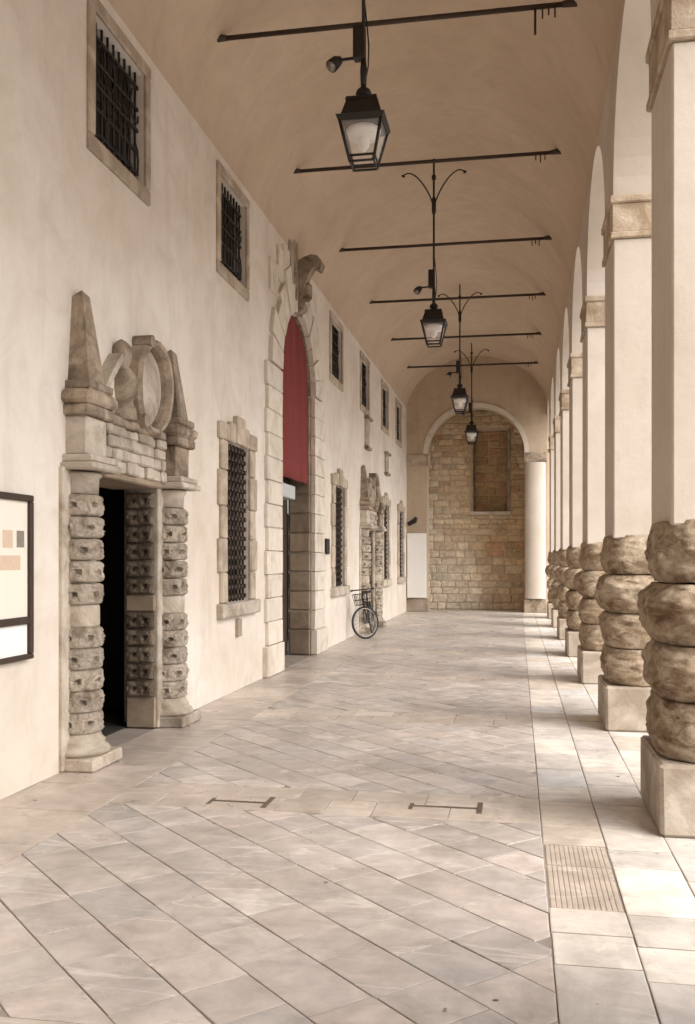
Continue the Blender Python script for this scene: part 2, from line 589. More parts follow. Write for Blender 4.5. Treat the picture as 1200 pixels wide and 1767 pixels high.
# end wall with its archway
ER = 1.485; EC = -1.265
end_h = [((EC-ER, EC+ER), 0, arch(EC, ER, 4.86, 1.42), 28)]
endw = holed_wall('end_wall', XW, XA0, 0, 8.0, end_h, 'y', YEND, YEND+.5, M_endwall)
tag(endw, 'brown plastered end wall with a wide round archway closing the portico', 'wall')
def end_part(name, x0, x1, z0, z1, p, mat, bev=.015):
    m = MB(); m.box(x0, x1, YEND-p, YEND+.5-.004, z0, z1, bev); return m.build(name, mat, endw)
end_part('impost', XW+.004, EC-ER+.05, 4.50, 4.86, .05, M_frame)
end_part('impost', EC+ER-.05, XA0-.004, 4.56, 4.86, .05, M_dirty)
end_part('base', XW+.004, EC-ER+.03, .002, .40, .04, M_plinth)
end_part('base', EC+ER-.03, XA0-.004, .002, .42, .04, M_dirty)
# light band round the arch
mb = MB(); NA = 32
for i in range(NA):
    q = []
    for t, r in ((pi*i/NA, -.012), (pi*(i+1)/NA, -.012), (pi*(i+1)/NA, .125), (pi*i/NA, .125)):
        q.append((EC - (ER+r)*cos(t), 4.862 + (1.42+r)*sin(t)))
    vs = [(x, YEND-.035, z) for x, z in q] + [(x, YEND+.03, z) for x, z in q]
    mb.add(vs, [(0,1,2,3), (0,1,5,4), (2,3,7,6)])
mb.build('archivolt', M_pale, endw)
# whitewashed right pier: half round
mb = MB()
vs, fs = [], []
for z in (.424, 4.556):
    for i in range(13):
        t = pi * i / 12
        vs.append((.215 + .31 + -.31*cos(t), YEND + .02 - .16*sin(t), z))
for i in range(12): fs.append((i, i+1, 13+i+1, 13+i))
mb.add(vs, fs, None, True)
mb.build('half_column', M_shaft, endw)

# ------------------------------------------------------------------ masonry seen through the archway
def masonry():
    root = thing('rubble_wall', 'old rough stone wall of brown and pale blocks seen through the end archway', 'wall', (EC, YMAS, 0))
    NX0, NX1, NZ0, NZ1 = -1.40, -.32, 3.16, 5.78
    m = MB()
    for (xa, xb, za, zb) in ((-3.6, NX0, 0, 7.2), (NX1, XA1, 0, 7.2), (NX0, NX1, 0, NZ0), (NX0, NX1, NZ1, 7.2)):
        m.box(xa, xb, YMAS+.012, YMAS+.6, za, zb)
    m.box(NX0, NX1, YMAS+.36, YMAS+.6, NZ0, NZ1)
    m.build('mortar', M_mortar, root)
    stones = []
    z = .0
    while z < 6.35:
        h = random.uniform(.15, .235) * (1.25 if z < 2.2 else 1)
        x = -3.0 - random.uniform(0, .3)
        while x < .55:
            w = random.uniform(.24, .62)
            stones.append((x, x+w-.016, z, z+h-.014))
            x += w
        z += h
    n = 0
    for (xa, xb, za, zb) in stones:
        pieces = [(xa, xb)]
        if zb > NZ0 - .12 and za < NZ1:
            pieces = []
            if xa < NX0 - .1: pieces.append((xa, min(xb, NX0 - .1)))
            if xb > NX1 + .1: pieces.append((max(xa, NX1 + .1), xb))
            if zb <= NZ0: pieces = [(xa, xb)] if za < NZ0 - .13 else pieces
        for a, b in pieces:
            if b - a < .07 or a > .62: continue
            zz = min(zb, NZ0 - .125) if (a < NX1 + .1 and b > NX0 - .1 and za < NZ0) else zb
            if zz - za < .05: continue
            u = random.random()
            mx, mz = (a+b)/2, (za+zz)/2
            light_fall = noise.noise(Vector((mx*.8, 3.1, mz*.7))) * .5 + .75 - .26*(mx + 2.6) - .17*(mz - 1.2)  # light falling on the lower left is put into the stone colour
            if u < .08: c = (.56, .36, .22)
            elif u < .5: c = (.66, .50, .31)
            elif u < .8: c = (.58, .43, .255)
            else: c = (.70, .57, .39)
            w = max(0, min(1, light_fall*1.5))
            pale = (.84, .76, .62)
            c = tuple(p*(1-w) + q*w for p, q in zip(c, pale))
            k = random.uniform(.8, 1.15)
            c = tuple(q*k for q in c)
            s = MB(); d = random.uniform(.006, .03)
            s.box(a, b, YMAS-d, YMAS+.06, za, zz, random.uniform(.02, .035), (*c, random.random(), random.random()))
            s.v = [(x+random.uniform(-.012,.012), y+random.uniform(-.008,.008), q+random.uniform(-.012,.012)) for x, y, q in s.v]
            n += 1
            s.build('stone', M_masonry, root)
    # blocked window: stones at the back, sill and jambs in pale stone
    z = NZ0
    while z < NZ1 - .1:
        h = random.uniform(.2, .28); x = NX0
        while x < NX1 - .08:
            w = min(random.uniform(.3, .5), NX1 - x)
            c = random.choice([(.50, .35, .19), (.43, .29, .15), (.50, .30, .17)])
            s = MB(); s.box(x+.01, x+w-.01, YMAS+.33-random.uniform(0,.02), YMAS+.4, z+.01, min(z+h, NZ1)-.01, .02, (*c, random.random(), random.random()))
            s.build('stone', M_masonry, root)
            x += w
        z += h
    for (xa, xb, za, zb) in ((NX0-.1, NX1+.1, NZ0-.11, NZ0), (NX0-.05, NX0, NZ0+.004, NZ1), (NX1, NX1+.08, NZ0+.004, NZ1)):
        s = MB(); s.box(xa, xb, YMAS-.06, YMAS+.34, za, zb, .012)
        s.build('sill' if za < NZ0 else 'jamb', M_pale if za < NZ0 else M_frame, root)
masonry()

# ------------------------------------------------------------------ pillars
def rough_drum(zb, zt, hw, bulge, seed, res=40, rows=11):
    """one bulging rough drum, roughly square in plan with rounded corners"""
    mb = MB(); vs, fs = [], []
    for j in range(rows):
        t = j / (rows-1)
        e = abs(2*t-1)
        r = hw + bulge * (1 - e**3.2) + .012*(t-.5)
        z = zb + (zt-zb) * (t + .0)
        for k in range(res):
            a = 2*pi*k/res
            ca, sa = cos(a), sin(a)
            n = 5.0
            q = (abs(ca)**n + abs(sa)**n) ** (-1/n)
            q = min(q, 1.2)
            x, y = r*q*ca, r*q*sa
            P3 = Vector((x*3.2+seed*7.3, y*3.2, z*4.2+seed))
            d = noise.fractal(P3, .8, 2.0, 4)
            dd, _ = noise.voronoi(Vector((x*4.5+seed*3.1, y*4.5, z*6.5)))
            dd2, _ = noise.voronoi(Vector((x*11+seed, y*11, z*15)))
            chip = (dd[1]-dd[0]); chip2 = (dd2[1]-dd2[0])
            ridge = abs(noise.noise(Vector((x*5, y*5, z*16+seed))))
            inn = 1 if 0 < j < rows-1 else .35
            m = 1 + (.06*d - .05*max(0, .35-chip) + .045*(dd[0]-.4) - .045*max(0, .3-chip2) - .05*ridge) * inn
            vs.append((x*m, y*m, z + .022*noise.noise(Vector((x*5, y*5, seed))) * (1 if 0 < j < rows-1 else .35)))
    for j in range(rows-1):
        for k in range(res):
            a, b = j*res+k, j*res+(k+1)%res
            fs.append((a, b, b+res, a+res))
    fs.append(tuple(range(res-1,-1,-1))); fs.append(tuple(range((rows-1)*res, rows*res)))
    mb.add(vs, fs, None, True)
    return mb

DR = [(.425, .76), (.77, 1.09), (1.10, 1.455), (1.465, 1.83)]
def drum_set(seed, res, rows):
    out = []
    for i, (a, b) in enumerate(DR):
        out.append(rough_drum(a, b, .445, .062 + .022*((i*7+seed*3) % 3 - 1), seed*4+i+1, res, rows).mesh('drum', M_rustic))
    return out
SETS = [drum_set(0, 180, 41), drum_set(1, 120, 29), drum_set(2, 64, 17), drum_set(3, 64, 17)]
pb = MB(); pb.box(-.475, .475, -.475, .475, 0.002, .42, .02)
pb.v = [tuple(c + random.uniform(-.004, .004) for c in v) for v in pb.v]
PLINTH = pb.mesh('plinth', M_plinth)
sb = MB(); sb.box(-.42, .42, -.433, .433, 1.80, 4.60, .012); SHAFT = sb.mesh('shaft', M_shaft)
cb = MB(); cb.box(-.45, .45, -.46, .46, 4.60, 4.66, .01); cb.box(-.435, .435, -.447, .447, 4.655, 4.93, .01); cb.box(-.455, .455, -.468, .468, 4.925, 5.0, .012)
CAPITAL = cb.mesh('capital', M_capital)
ORD = {0: 'nearest rough stone pillar, cut off by the right edge of the photo', 1: 'second nearest bulging stone pillar on the right, its carved capital in view',
       2: 'third nearest bulging stone pillar, just behind the second pillar', 3: 'fourth nearest bulging stone pillar in the right hand row',
       4: 'fifth nearest bulging stone pillar in the right hand row', 5: 'sixth bulging stone pillar, second to last before the end wall',
       6: 'farthest bulging stone pillar, last before the end wall', -1: 'rough stone pillar beside the viewer, outside the photo', -2: 'rough stone pillar behind the viewer, outside the photo'}
XP = 1.30
for k in range(-2, 7):
    c = (XP, YC0 + k*BAY, 0)
    t = thing('pillar', ORD[k], 'pillar', c, 'rough stone pillars of the arcade')
    place(PLINTH, 'plinth', t, (XP-.015+.0, c[1], 0))
    st = SETS[0] if k == 0 else SETS[1] if k == 1 else SETS[2 + k % 2]
    for i, me in enumerate(st):
        o = place(me, 'drum', t, c)
        o.rotation_euler.z = (pi/2) * ((k*3 + i*2) % 4) if k > 1 else 0
    place(SHAFT, 'shaft', t, c)
    place(CAPITAL, 'capital', t, c)

# ------------------------------------------------------------------ iron tie rods across the vault
for k in range(0, 7):
    y = YC0 - .10 + k*BAY
    xl, xr, z = -3.08, .53, 7.03
    if k == 0: continue
    names = {1: 'iron tie rod nearest the viewer, behind the first lantern', 2: 'second iron tie rod, crossing behind the bracket of the second lantern', 3: 'third iron tie rod, plain, behind the second lantern stem',
             4: 'fourth iron tie rod, crossing just above the second lantern body', 5: 'fifth iron tie rod, level with the second lantern glass', 6: 'farthest iron tie rod, close to the end arch'}
    t = thing('tie_rod', names[k], 'tie rod', (XC, y, z), 'iron tie rods across the vault')
    m = MB(); m.tube([(xl, y, z), (xr, y, z)], .026, 8); m.build('rod', M_rust, t)
    for x, s in ((xl, 1), (xr, -1)):
        m = MB(); m.tube([(x-.12*s, y, z+.02), (x+.10*s, y, z)], [.055, .03], 8); m.build('anchor', M_rust, t)
    m = MB()
    for j in range(3):
        m.tube([(xr-.17-.06*j, y, z-.02), (xr-.17-.06*j, y, z-.09-.03*((j+k) % 2))], .008, 6)
    m.build('hook', M_rust, t)
    if k == 1:
        m = MB(); m.tube([(xr-.36, y, z-.02), (xr-.36, y, z-.27)], .012, 6); m.build('hanger', M_rust, t)

# ------------------------------------------------------------------ lanterns
def lantern(label, c, detailed=True):
    X, Y = c
    t = thing('lantern', label, 'lantern', (X, Y, 4.89), 'hanging iron lanterns')
    ztop = 7.95
    m = MB(); m.tube([(X, Y, 5.62), (X, Y, ztop)], .016, 8)
    m.tube([(X, Y, 6.98), (X, Y, 7.03), (X, Y, 7.22), (X, Y, 7.26)], [.018, .034, .034, .018], 8)
    m.tube([(X+.012, Y, 5.64), (X+.04, Y, 5.78), (X+.045, Y, 5.95), (X+.03, Y, 6.12), (X+.012, Y, 6.3)], .006, 6)
    m.tube([(X, Y, 5.60), (X, Y, 5.75), (X, Y, 5.86)], [.024, .03, .02], 8)
    m.build('stem', M_iron, t)
    m = MB()
    for s in (-1, 1):
        pts = []
        for i in range(13):
            a = i/12
            pts.append((X + s*(.02 + .46*a), Y, 7.16 + .50*sin(a*pi*.56)**.8 - .03*max(0, a-.8)*5))
        m.tube(pts, .011, 6)
        m.tube([(X+s*.46, Y, 7.60), (X+s*.50, Y, 7.625)], .018, 6)
    m.tube([(X-.03, Y, 7.56), (X+.03, Y, 7.56)], .04, 8)
    m.build('scroll_bracket', M_iron, t)
    m = MB(); m.box(X-.085, X+.015, Y-.05, Y+.05, 5.84, 6.12, .008); m.build('junction_box', M_iron, t)
    m = MB(); m.tube([(X-.03, Y, 5.86), (X-.19, Y, 5.855), (X-.23, Y, 5.83)], .013, 8)
    m.tube([(X-.195, Y-.01, 5.85), (X-.23, Y-.03, 5.825), (X-.265, Y-.07, 5.77)], [.03, .05, .055], 12)
    sp = m.build('spotlight', M_iron, t)
    m = MB(); m.tube([(X-.264, Y-.069, 5.772), (X-.269, Y-.075, 5.763)], .044, 12); m.build('lens', M_steel, sp)
    # finial, roof, rim
    m = MB(); m.lathe([(.02, 5.47), (.03, 5.50), (.06, 5.525), (.068, 5.55), (.055, 5.58), (.025, 5.60), (.02, 5.66)], X, Y, 14); m.build('finial', M_iron, t)
    m = MB()
    def fr(h0, w0, h1, w1):
        return ([(X-w0,Y-w0,h0),(X+w0,Y-w0,h0),(X+w0,Y+w0,h0),(X-w0,Y+w0,h0),(X-w1,Y-w1,h1),(X+w1,Y-w1,h1),(X+w1,Y+w1,h1),(X-w1,Y+w1,h1)],
                [(3,2,1,0),(4,5,6,7),(0,1,5,4),(1,2,6,5),(2,3,7,6),(3,0,4,7)])
    m.add(*fr(5.30, .172, 5.455, .125)); m.add(*fr(5.452, .135, 5.478, .128)); m.build('roof', M_iron, t)
    m = MB(); m.add(*fr(5.255, .182, 5.302, .205)); m.build('rim', M_iron, t)
    m = MB(); cs = [(-1,-1),(1,-1),(1,1),(-1,1)]
    for sx, sy in cs:
        m.tube([(X+sx*.176, Y+sy*.176, 5.27), (X+sx*.100, Y+sy*.100, 4.945)], .014, 6)
    for w, z in ((.109, 4.99), (.101, 4.945)):
        m.tube([(X+sx*w, Y+sy*w, z) for sx, sy in cs], .011, 6, True)
    m.build('frame', M_iron, t)
    for i in range(4):
        (ax, ay), (bx, by) = cs[i], cs[(i+1) % 4]
        w0, w1 = .173, .110
        m = MB(); 
        for d in (0, .003):
            m.add([(X+ax*(w1-d),Y+ay*(w1-d),4.99),(X+bx*(w1-d),Y+by*(w1-d),4.99),(X+bx*(w0-d),Y+by*(w0-d),5.26),(X+ax*(w0-d),Y+ay*(w0-d),5.26)], [(0,1,2,3)])
        m.build('pane', M_glass, t)
    m = MB(); m.lathe([(.02, 5.25), (.045, 5.21), (.058, 5.16), (.050, 5.10), (.016, 5.06)][::-1], X, Y, 14)
    m.build('bulb', M_bulb, t)
    m = MB(); m.lathe([(.125, 5.17), (.15, 5.235), (.13, 5.25), (.05, 5.255)], X, Y, 16); m.build('reflector', M_white_print, t)
    return t
LX = -1.285
l0 = lantern('largest and nearest hanging lantern, at the top of the photo', (LX, 7.95))
copy_tree(l0, (LX, 7.95 + 2*BAY, 4.89), 'second hanging lantern on a long stem under a scrolled bracket')
copy_tree(l0, (LX-.005, 7.95 + 4*BAY, 4.89), 'third hanging lantern, just left of the top of the end arch')
copy_tree(l0, (LX-.02, 7.95 + 5.72*BAY, 4.89), 'farthest and smallest lantern, hanging in front of the rubble wall')

# ------------------------------------------------------------------ windows
def upper_window(label, y):
    t = thing('upper_window', label, 'window', (XW, y, 5.03), 'upper barred windows')
    w, z0, z1, f = .53, 5.03, 6.06, .115
    for nm, (ya, yb, za, zb) in (('sill', (y-w-f, y+w+f, z0-.14, z0)), ('lintel', (y-w-f, y+w+f, z1, z1+f)),
                                 ('jamb', (y-w-f, y-w, z0+.002, z1-.002)), ('jamb', (y+w, y+w+f, z0+.002, z1-.002))):
        m = boss(XW-.04, XW+.03, ya, yb, za, zb, 'x', .012); m.build(nm, M_frame, t)
    m = MB(); m.box(XW-.20, XW-.15, y-w-.02, y+w+.02, z0-.02, z1+.02); p = m.build('pane', M_pane, t)
    m = MB(); m.box(XW-.15, XW-.13, y-.03, y+.03, z0, z1); m.box(XW-.148, XW-.132, y-w, y+w, (z0+z1)/2-.025, (z0+z1)/2+.025); m.build('muntin', M_door, p)
    m = MB(); xg = XW-.06
    for i in range(9):
        yy = y - w + (i+.5)*2*w/9
        m.tube([(xg, yy, z0), (xg, yy, z1)], .012, 6)
    for zz in (z0+.12, z0+.32, (z0+z1)/2, z1-.32, z1-.12): m.box(xg-.008, xg+.012, y-w, y+w, zz-.014, zz+.014)
    for i in range(6):
        for j in range(2):
            yy = y - w + (i+.5)*2*w/6; zc = z0+.27+j*.5; s = 1 if (i+j) % 2 else -1
            m.tube([(xg+.010, yy + s*.085*sin(a*.7), zc + .12*cos(a*.7)-.02*a) for a in range(0, 8)], .008, 5)
    m.build('grille', M_iron, t)
    return t
ul = ['largest upper barred window, top left, in a pale stone frame', 'second upper barred window, left of the red arched portal', 'third upper window, first one past the red portal',
      'fourth upper window, above the far obelisk doorway', 'fifth upper window, second from the end wall', 'last upper window, next to the end wall']
u0 = upper_window(ul[0], UPPER[0])
for l, y in zip(ul[1:], UPPER[1:]): copy_tree(u0, (XW, y, 5.03), l)

def lower_window(label, y):
    t = thing('lower_window', label, 'window', (XW, y, .9), 'lower barred windows')
    w, z0, z1 = .49, 1.09, 3.0
    # sill on small brackets, jambs of alternate long and short blocks, stepped head with keystone
    m = boss(XW-.05, XW+.09, y-.80, y+.80, .92, z0-.002, 'x', .015); m.build('sill', M_lime, t)
    hs_ = [.36, .40, .38, .42, .35]
    for s in (-1, 1):
        z = z0
        for i, h in enumerate(hs_):
            wd = .30 if i % 2 else .22
            a, b = (y-w-wd, y-w) if s < 0 else (y+w, y+w+wd)
            m = boss(XW-.05, XW+.045, a+.002, b-.002, z+.003, z+h-.003, 'x', .014); m.build('block', M_frame, t)
            z += h
    cuts = [(-.78, -.42, .20), (-.41, -.17, .24), (-.16, .16, .34), (.17, .41, .24), (.42, .78, .20)]
    for a, b, h in cuts:
        m = boss(XW-.05, XW+.05 + (.02 if abs(a+b) < .1 else 0), y+a, y+b, z1+.004, z1+h, 'x', .014); m.build('keystone' if abs(a+b) < .1 else 'block', M_frame, t)
    m = MB(); m.box(XW-.20, XW-.15, y-w-.02, y+w+.02, z0-.02, z1+.02); m.build('pane', M_pane, t)
    m = MB(); xg = XW-.045
    ny, nzz = 7, 16
    for i in range(ny):
        yy = y - w + (i+.5)*2*w/ny
        m.tube([(xg, yy, z0), (xg, yy, z1)], .014, 6)
    for j in range(nzz):
        zz = z0 + (j+.5)*(z1-z0)/nzz
        m.tube([(xg+.012, y-w, zz), (xg+.012, y+w, zz)], .012, 6)
        for i in range(ny):
            yy = y - w + (i+.5)*2*w/ny
            m.box(xg-.02, xg+.035, yy-.026, yy+.026, zz-.026, zz+.026)
    m.build('grille', M_rust, t)
    return t
ll = ['lower barred window between the near doorway and the red portal', 'lower barred window just past the red portal', 'lower barred window just past the far obelisk doorway', 'last lower barred window beside the end wall']
w0 = lower_window(ll[0], LOWER[0])
for l, y in zip(ll[1:], LOWER[1:]): copy_tree(w0, (XW, y, .9), l)
m = MB(); m.box(XW-.02, XW+.05, LOWER[0]-.07, LOWER[0]+.07, .66, .88, .012)
tag(m.build('wall_bracket', M_frame), 'small stone bracket below the sill of the near lower window', 'bracket')

# ------------------------------------------------------------------ doorway with banded half columns and obelisks
def drum_mesh(seed):
    n, rows = 64, 15
    random.seed(seed)
    h = .164
    mb = MB(); vs, fs = [], []
    holes_ = [(2*pi*k/7 + .35 + seed*.2, .5) for k in range(7)]
    for j in range(rows):
        t = j/(rows-1); e = abs(2*t-1)
        for k in range(n):
            a_ = 2*pi*k/n
            r = .176 + .030*(1 - e**9)
            x, y = cos(a_), sin(a_)
            inner = max(0, 1 - e**5)
            r += inner*(.016*noise.noise(Vector((x*5+seed, y*5, t*3.2))) + .010*noise.noise(Vector((x*11+seed, y*11, t*7))) - .012*abs(noise.noise(Vector((x*8, y*8+seed, t*5)))))
            for ha, ht in holes_:
                da = (a_-ha+pi) % (2*pi) - pi
                d = math.hypot(da*.19, (t-ht)*h)
                if d < .020: r -= .040
                elif d < .034: r += .006
            vs.append((r*x, r*y, h*t))
    for j in range(rows-1):
        for k in range(n):
            p_, q_ = j*n+k, j*n+(k+1)%n
            fs.append((p_, q_, q_+n, p_+n))
    fs.append(tuple(range(n-1,-1,-1))); fs.append(tuple(range((rows-1)*n, rows*n)))
    mb.add(vs, fs, None, False)
    return mb.mesh('drum', M_drum)
DRUMS = [drum_mesh(q) for q in range(4)]
def jamb_mesh():
    # pillow block facing -y with two drilled holes
    mb = MB(); W, H = .285, .155
    nx, nz_ = 24, 12
    vs, fs = [], []
    for j in range(nz_+1):
        for i in range(nx+1):
            u, v = i/nx, j/nz_
            e = min(1, min(u, 1-u)*14) * min(1, min(v, 1-v)*9)
            d = .045*e**.5 + e*(.018*noise.noise(Vector((u*5, v*3, 1.7))) - .018*abs(noise.noise(Vector((u*9, v*6, 4.2)))))
            for hu, hv in ((.3, .5), (.72, .52)):
                if math.hypot((u-hu)*W, (v-hv)*H) < .019: d -= .04
            vs.append((u*W, -d, v*H))
    for j in range(nz_):
        for i in range(nx):
            q = j*(nx+1)+i
            fs.append((q, q+1, q+nx+2, q+nx+1))
    mb.add(vs, fs, None, False)
    return mb.mesh('block', M_jamb)
JAMB = jamb_mesh()

def obelisk_portal(label, yc, mt_up=M_dirty):
    t = thing('doorway_surround', label, 'doorway', (XW, yc, 0), 'obelisk doorways')
    def P(nm, mat, *b, bev=.012):
        m = boss(*b, 'x', bev); return m.build(nm, mat, t)
    for s in (-1, 1):
        y = yc + s*.965
        # flat strip behind the half column
        P('pilaster', M_lime, XW-.28, XW+.035, y-.29, y+.29, .002, 2.305)
        P('plinth', M_lime, XW-.02, XW+.27, y-.265, y+.265, .003, .10)
        m = MB(); m.lathe([(.25, .10), (.265, .125), (.25, .155), (.215, .175), (.225, .20), (.20, .225), (.185, .262)], XW, y, 28); m.build('base', M_lime, t)
        z = .262
        for i in range(5):
            place(DRUMS[(i*3+(s > 0)) % 4], 'drum', t, (XW, y, z)).rotation_euler.z = .9 * ((i*5) % 7); z += .164
        m = MB(); m.lathe([(.175, z), (.18, z+.02), (.18, z+.15), (.175, z+.17)], XW, y, 28); m.build('band', M_lime, t)
        z += .172
        for i in range(5):
            place(DRUMS[(i+1+2*(s > 0)) % 4], 'drum', t, (XW, y, z)).rotation_euler.z = .9 * ((i*3+1) % 7); z += .171
        m = MB(); m.lathe([(.17, z), (.175, z+.12), (.20, z+.145), (.19, z+.165)], XW, y, 28); m.build('neck', M_lime, t)
        P('capital', M_lime, XW-.02, XW+.27, y-.26, y+.26, 2.285, 2.34)
        P('capital', M_lime, XW-.02, XW+.245, y-.235, y+.235, 2.342, 2.40)
        P('pedestal', M_dirty if s > 0 else M_lime, XW-.02, XW+.17, y-.18, y+.18, 2.402, 2.70)
        P('cornice', mt_up, XW-.02, XW+.21, y-.22, y+.26, 2.702, 2.79)
        c = P('cornice', mt_up, XW-.02, XW+.24, y-.25, y+.27, 2.792, 2.90, bev=.03)
        P('obelisk_foot', mt_up, XW-.02, XW+.22, y-.19, y+.21, 2.902, 2.97)
        # obelisk with a broken tip
        mb = MB(); h = 3.66 if s < 0 else 3.62
        b0, b1 = (.18, .085)
        vs = [(XW-.01, y-.145, 2.972), (XW+.175, y-.145, 2.972), (XW+.175, y+.145, 2.972), (XW-.01, y+.145, 2.972),
              (XW-.01, y-.075, h-.03), (XW+.085, y-.06, h-.01), (XW+.085, y+.06, h), (XW-.01, y+.06, h-.06),
              (XW+.05, y-.01, h+.04)]
        fs = [(0,1,5,4),(1,2,6,5),(2,3,7,6),(3,0,4,7),(4,5,8),(5,6,8),(6,7,8),(7,4,8)]
        mb.add(vs, fs); mb.build('obelisk', mt_up, t)
    # far and near door jambs of drilled blocks
    z = .30
    P('jamb_base', M_brownblock, XW-.28, XW+.01, yc+.645, yc+.70, .002, .295)
    i = 0
    while z < 2.2:
        if i in (5,):
            P('jamb_band', M_brownblock, XW-.28, XW+.01, yc+.63, yc+.70, z, z+.155)
        else:
            place(JAMB, 'block', t, (XW-.28, yc+.645, z))
        z += .162; i += 1
    # lintel: courses of small blocks
    z = 2.33
    for r, h in enumerate((.11, .10, .10, .09)):
        y = yc - .72 + (.1 if r % 2 else 0)
        while y < yc + .68:
            w = random.uniform(.09, .30)
            P('lintel_block', M_lime, XW-.03, XW+.09 + random.uniform(-.02, .025), y, min(y+w, yc+.74)-.004, z, z+h-.003, bev=.014)
            y += w
        z += h
    P('lintel', M_brownblock, XW-.415, XW+.09, yc-.64, yc+.64, 2.27, 2.328)
    # broken pediment: left rising piece with a dark scroll, right piece a C shaped scroll
    def arcband(pts, th, x0, x1, nm, mat):
        o, i_ = [], []
        for j, (a, b) in enumerate(pts):
            pa, pb_ = pts[max(0, j-1)], pts[min(len(pts)-1, j+1)]
            dx, dz = pb_[0]-pa[0], pb_[1]-pa[1]
            L = math.hypot(dx, dz) or 1
            o.append((a, b)); i_.append((a + dz/L*th, b - dx/L*th))
        mb = MB()
        n = len(pts)
        for j in range(n-1):
            q = [o[j], o[j+1], i_[j+1], i_[j]]
            mb.prism(q, x0, x1)
        return mb.build(nm, mat, t)
    P('pediment_base', mt_up, XW-.02, XW+.12, yc-.69, yc+.66, 2.722, 2.80)
    pts = [(yc-.76 + .40*a, 2.90 + .44*a**.85) for a in [i/8 for i in range(9)]]
    arcband(pts, .06, XW-.02, XW+.12, 'pediment_scroll', M_lime)
    mb = MB(); mb.prism([(yc-.72, 2.80), (yc-.34, 2.80), (yc-.34, 3.26), (yc-.42, 3.20)], XW-.02, XW+.05); mb.build('tympanum', M_pale, t)
    # weathered bust between the two halves
    mb = MB(); mb.lathe([(.12, 2.80), (.125, 2.88), (.10, 2.95), (.125, 3.05), (.135, 3.14), (.10, 3.21), (.06, 3.25), (.075, 3.29), (.085, 3.35), (.08, 3.41), (.05, 3.46), (.01, 3.48)], XW+.06, yc-.24, 18)
    mb.v = [(x*1 + .02*noise.noise(Vector((x*15, y*15, z*9))), y + .022*noise.noise(Vector((x*15+7, y*15, z*9))), z) for x, y, z in mb.v]
    mb.build('bust', mt_up, t)
    P('bust_block', mt_up, XW-.02, XW+.06, yc-.36, yc-.12, 2.802, 3.02, bev=.02)
    cy, cz, ry, rz_ = yc+.34, 3.17, .40, .44
    NC = 44
    oval = lambda k, a_: (cy + k*ry*cos(a_) + .10*k*rz_*sin(a_), cz + k*rz_*sin(a_))
    mb = MB()
    for i in range(NC):
        a0, a1 = 2*pi*i/NC, 2*pi*(i+1)/NC
        prof = [(1.0, -.02), (1.0, .13), (.95, .17), (.88, .16), (.83, .11), (.82, .0)]
        vs = []
        for a_ in (a0, a1):
            w = 1 + .05*noise.noise(Vector((cos(a_)*3, sin(a_)*3, 2.2)))
            for k, d in prof:
                yy, zz = oval(k*w, a_); vs.append((XW+d, yy, zz))
        m_ = len(prof)
        mb.add(vs, [(q, q+1, m_+q+1, m_+q) for q in range(m_-1)])
    mb.build('cartouche_rim', mt_up, t)
    mb = MB(); vs = [(XW+.12, cy, cz)]
    for k in (.25, .5, .7, .86):
        for i in range(NC):
            yy, zz = oval(k, 2*pi*i/NC); vs.append((XW+.02+.10*math.sqrt(1-(k/.87)**2), yy, zz))
    fs = [(0, 1+i, 1+(i+1) % NC) for i in range(NC)] + [(1+w*NC+i, 1+(w+1)*NC+i, 1+(w+1)*NC+(i+1) % NC, 1+w*NC+(i+1) % NC) for w in range(3) for i in range(NC)]
    mb.add(vs, fs, None, True); mb.build('cartouche_shield', M_lime, t)
    for q, r_ in ((2.1, .055), (4.0, .06)):
        yy, zz = oval(1.02, q)
        mb = MB(); mb.prism([(yy+r_*cos(w*pi/6), zz+r_*sin(w*pi/6)) for w in range(12)], XW-.02, XW+.18); mb.build('volute', mt_up, t)
    return t
obelisk_portal('near dark doorway framed by drilled stone drums with two obelisks on top', DOORC[0])
obelisk_portal('far small obelisk doorway behind the parked bicycle', DOORC[1], M_dirty)
for yc, lb in ((DOORC[0], 'black open doorway between the near drilled stone columns'), (DOORC[1], 'dark doorway opening behind the bicycle')):
    t = thing('door', lb, 'door', (XW-.62, yc, 0))
    m = MB()
    x0 = XW-3.2
    m.box(x0-.05, x0, yc-1.6, yc+1.6, 0, 2.6); m.box(x0, XW-.425, yc-1.65, yc-1.6, 0, 2.6); m.box(x0, XW-.425, yc+1.6, yc+1.65, 0, 2.6)
    m.box(x0, XW-.425, yc-1.6, yc+1.6, 2.5, 2.6); m.box(x0, XW-.30, yc-.92, yc+.92, -.02, .003); m.box(x0, XW-.425, yc-1.6, yc-.92, -.02, .002); m.box(x0, XW-.425, yc+.92, yc+1.6, -.02, .002)
    m.build('dark_room', M_dark, t)
    m = MB(); m.box(XW-1.35, XW-.50, yc-.64, yc-.59, .01, 2.26, .006)
    m.build('door_leaf', M_door, t)

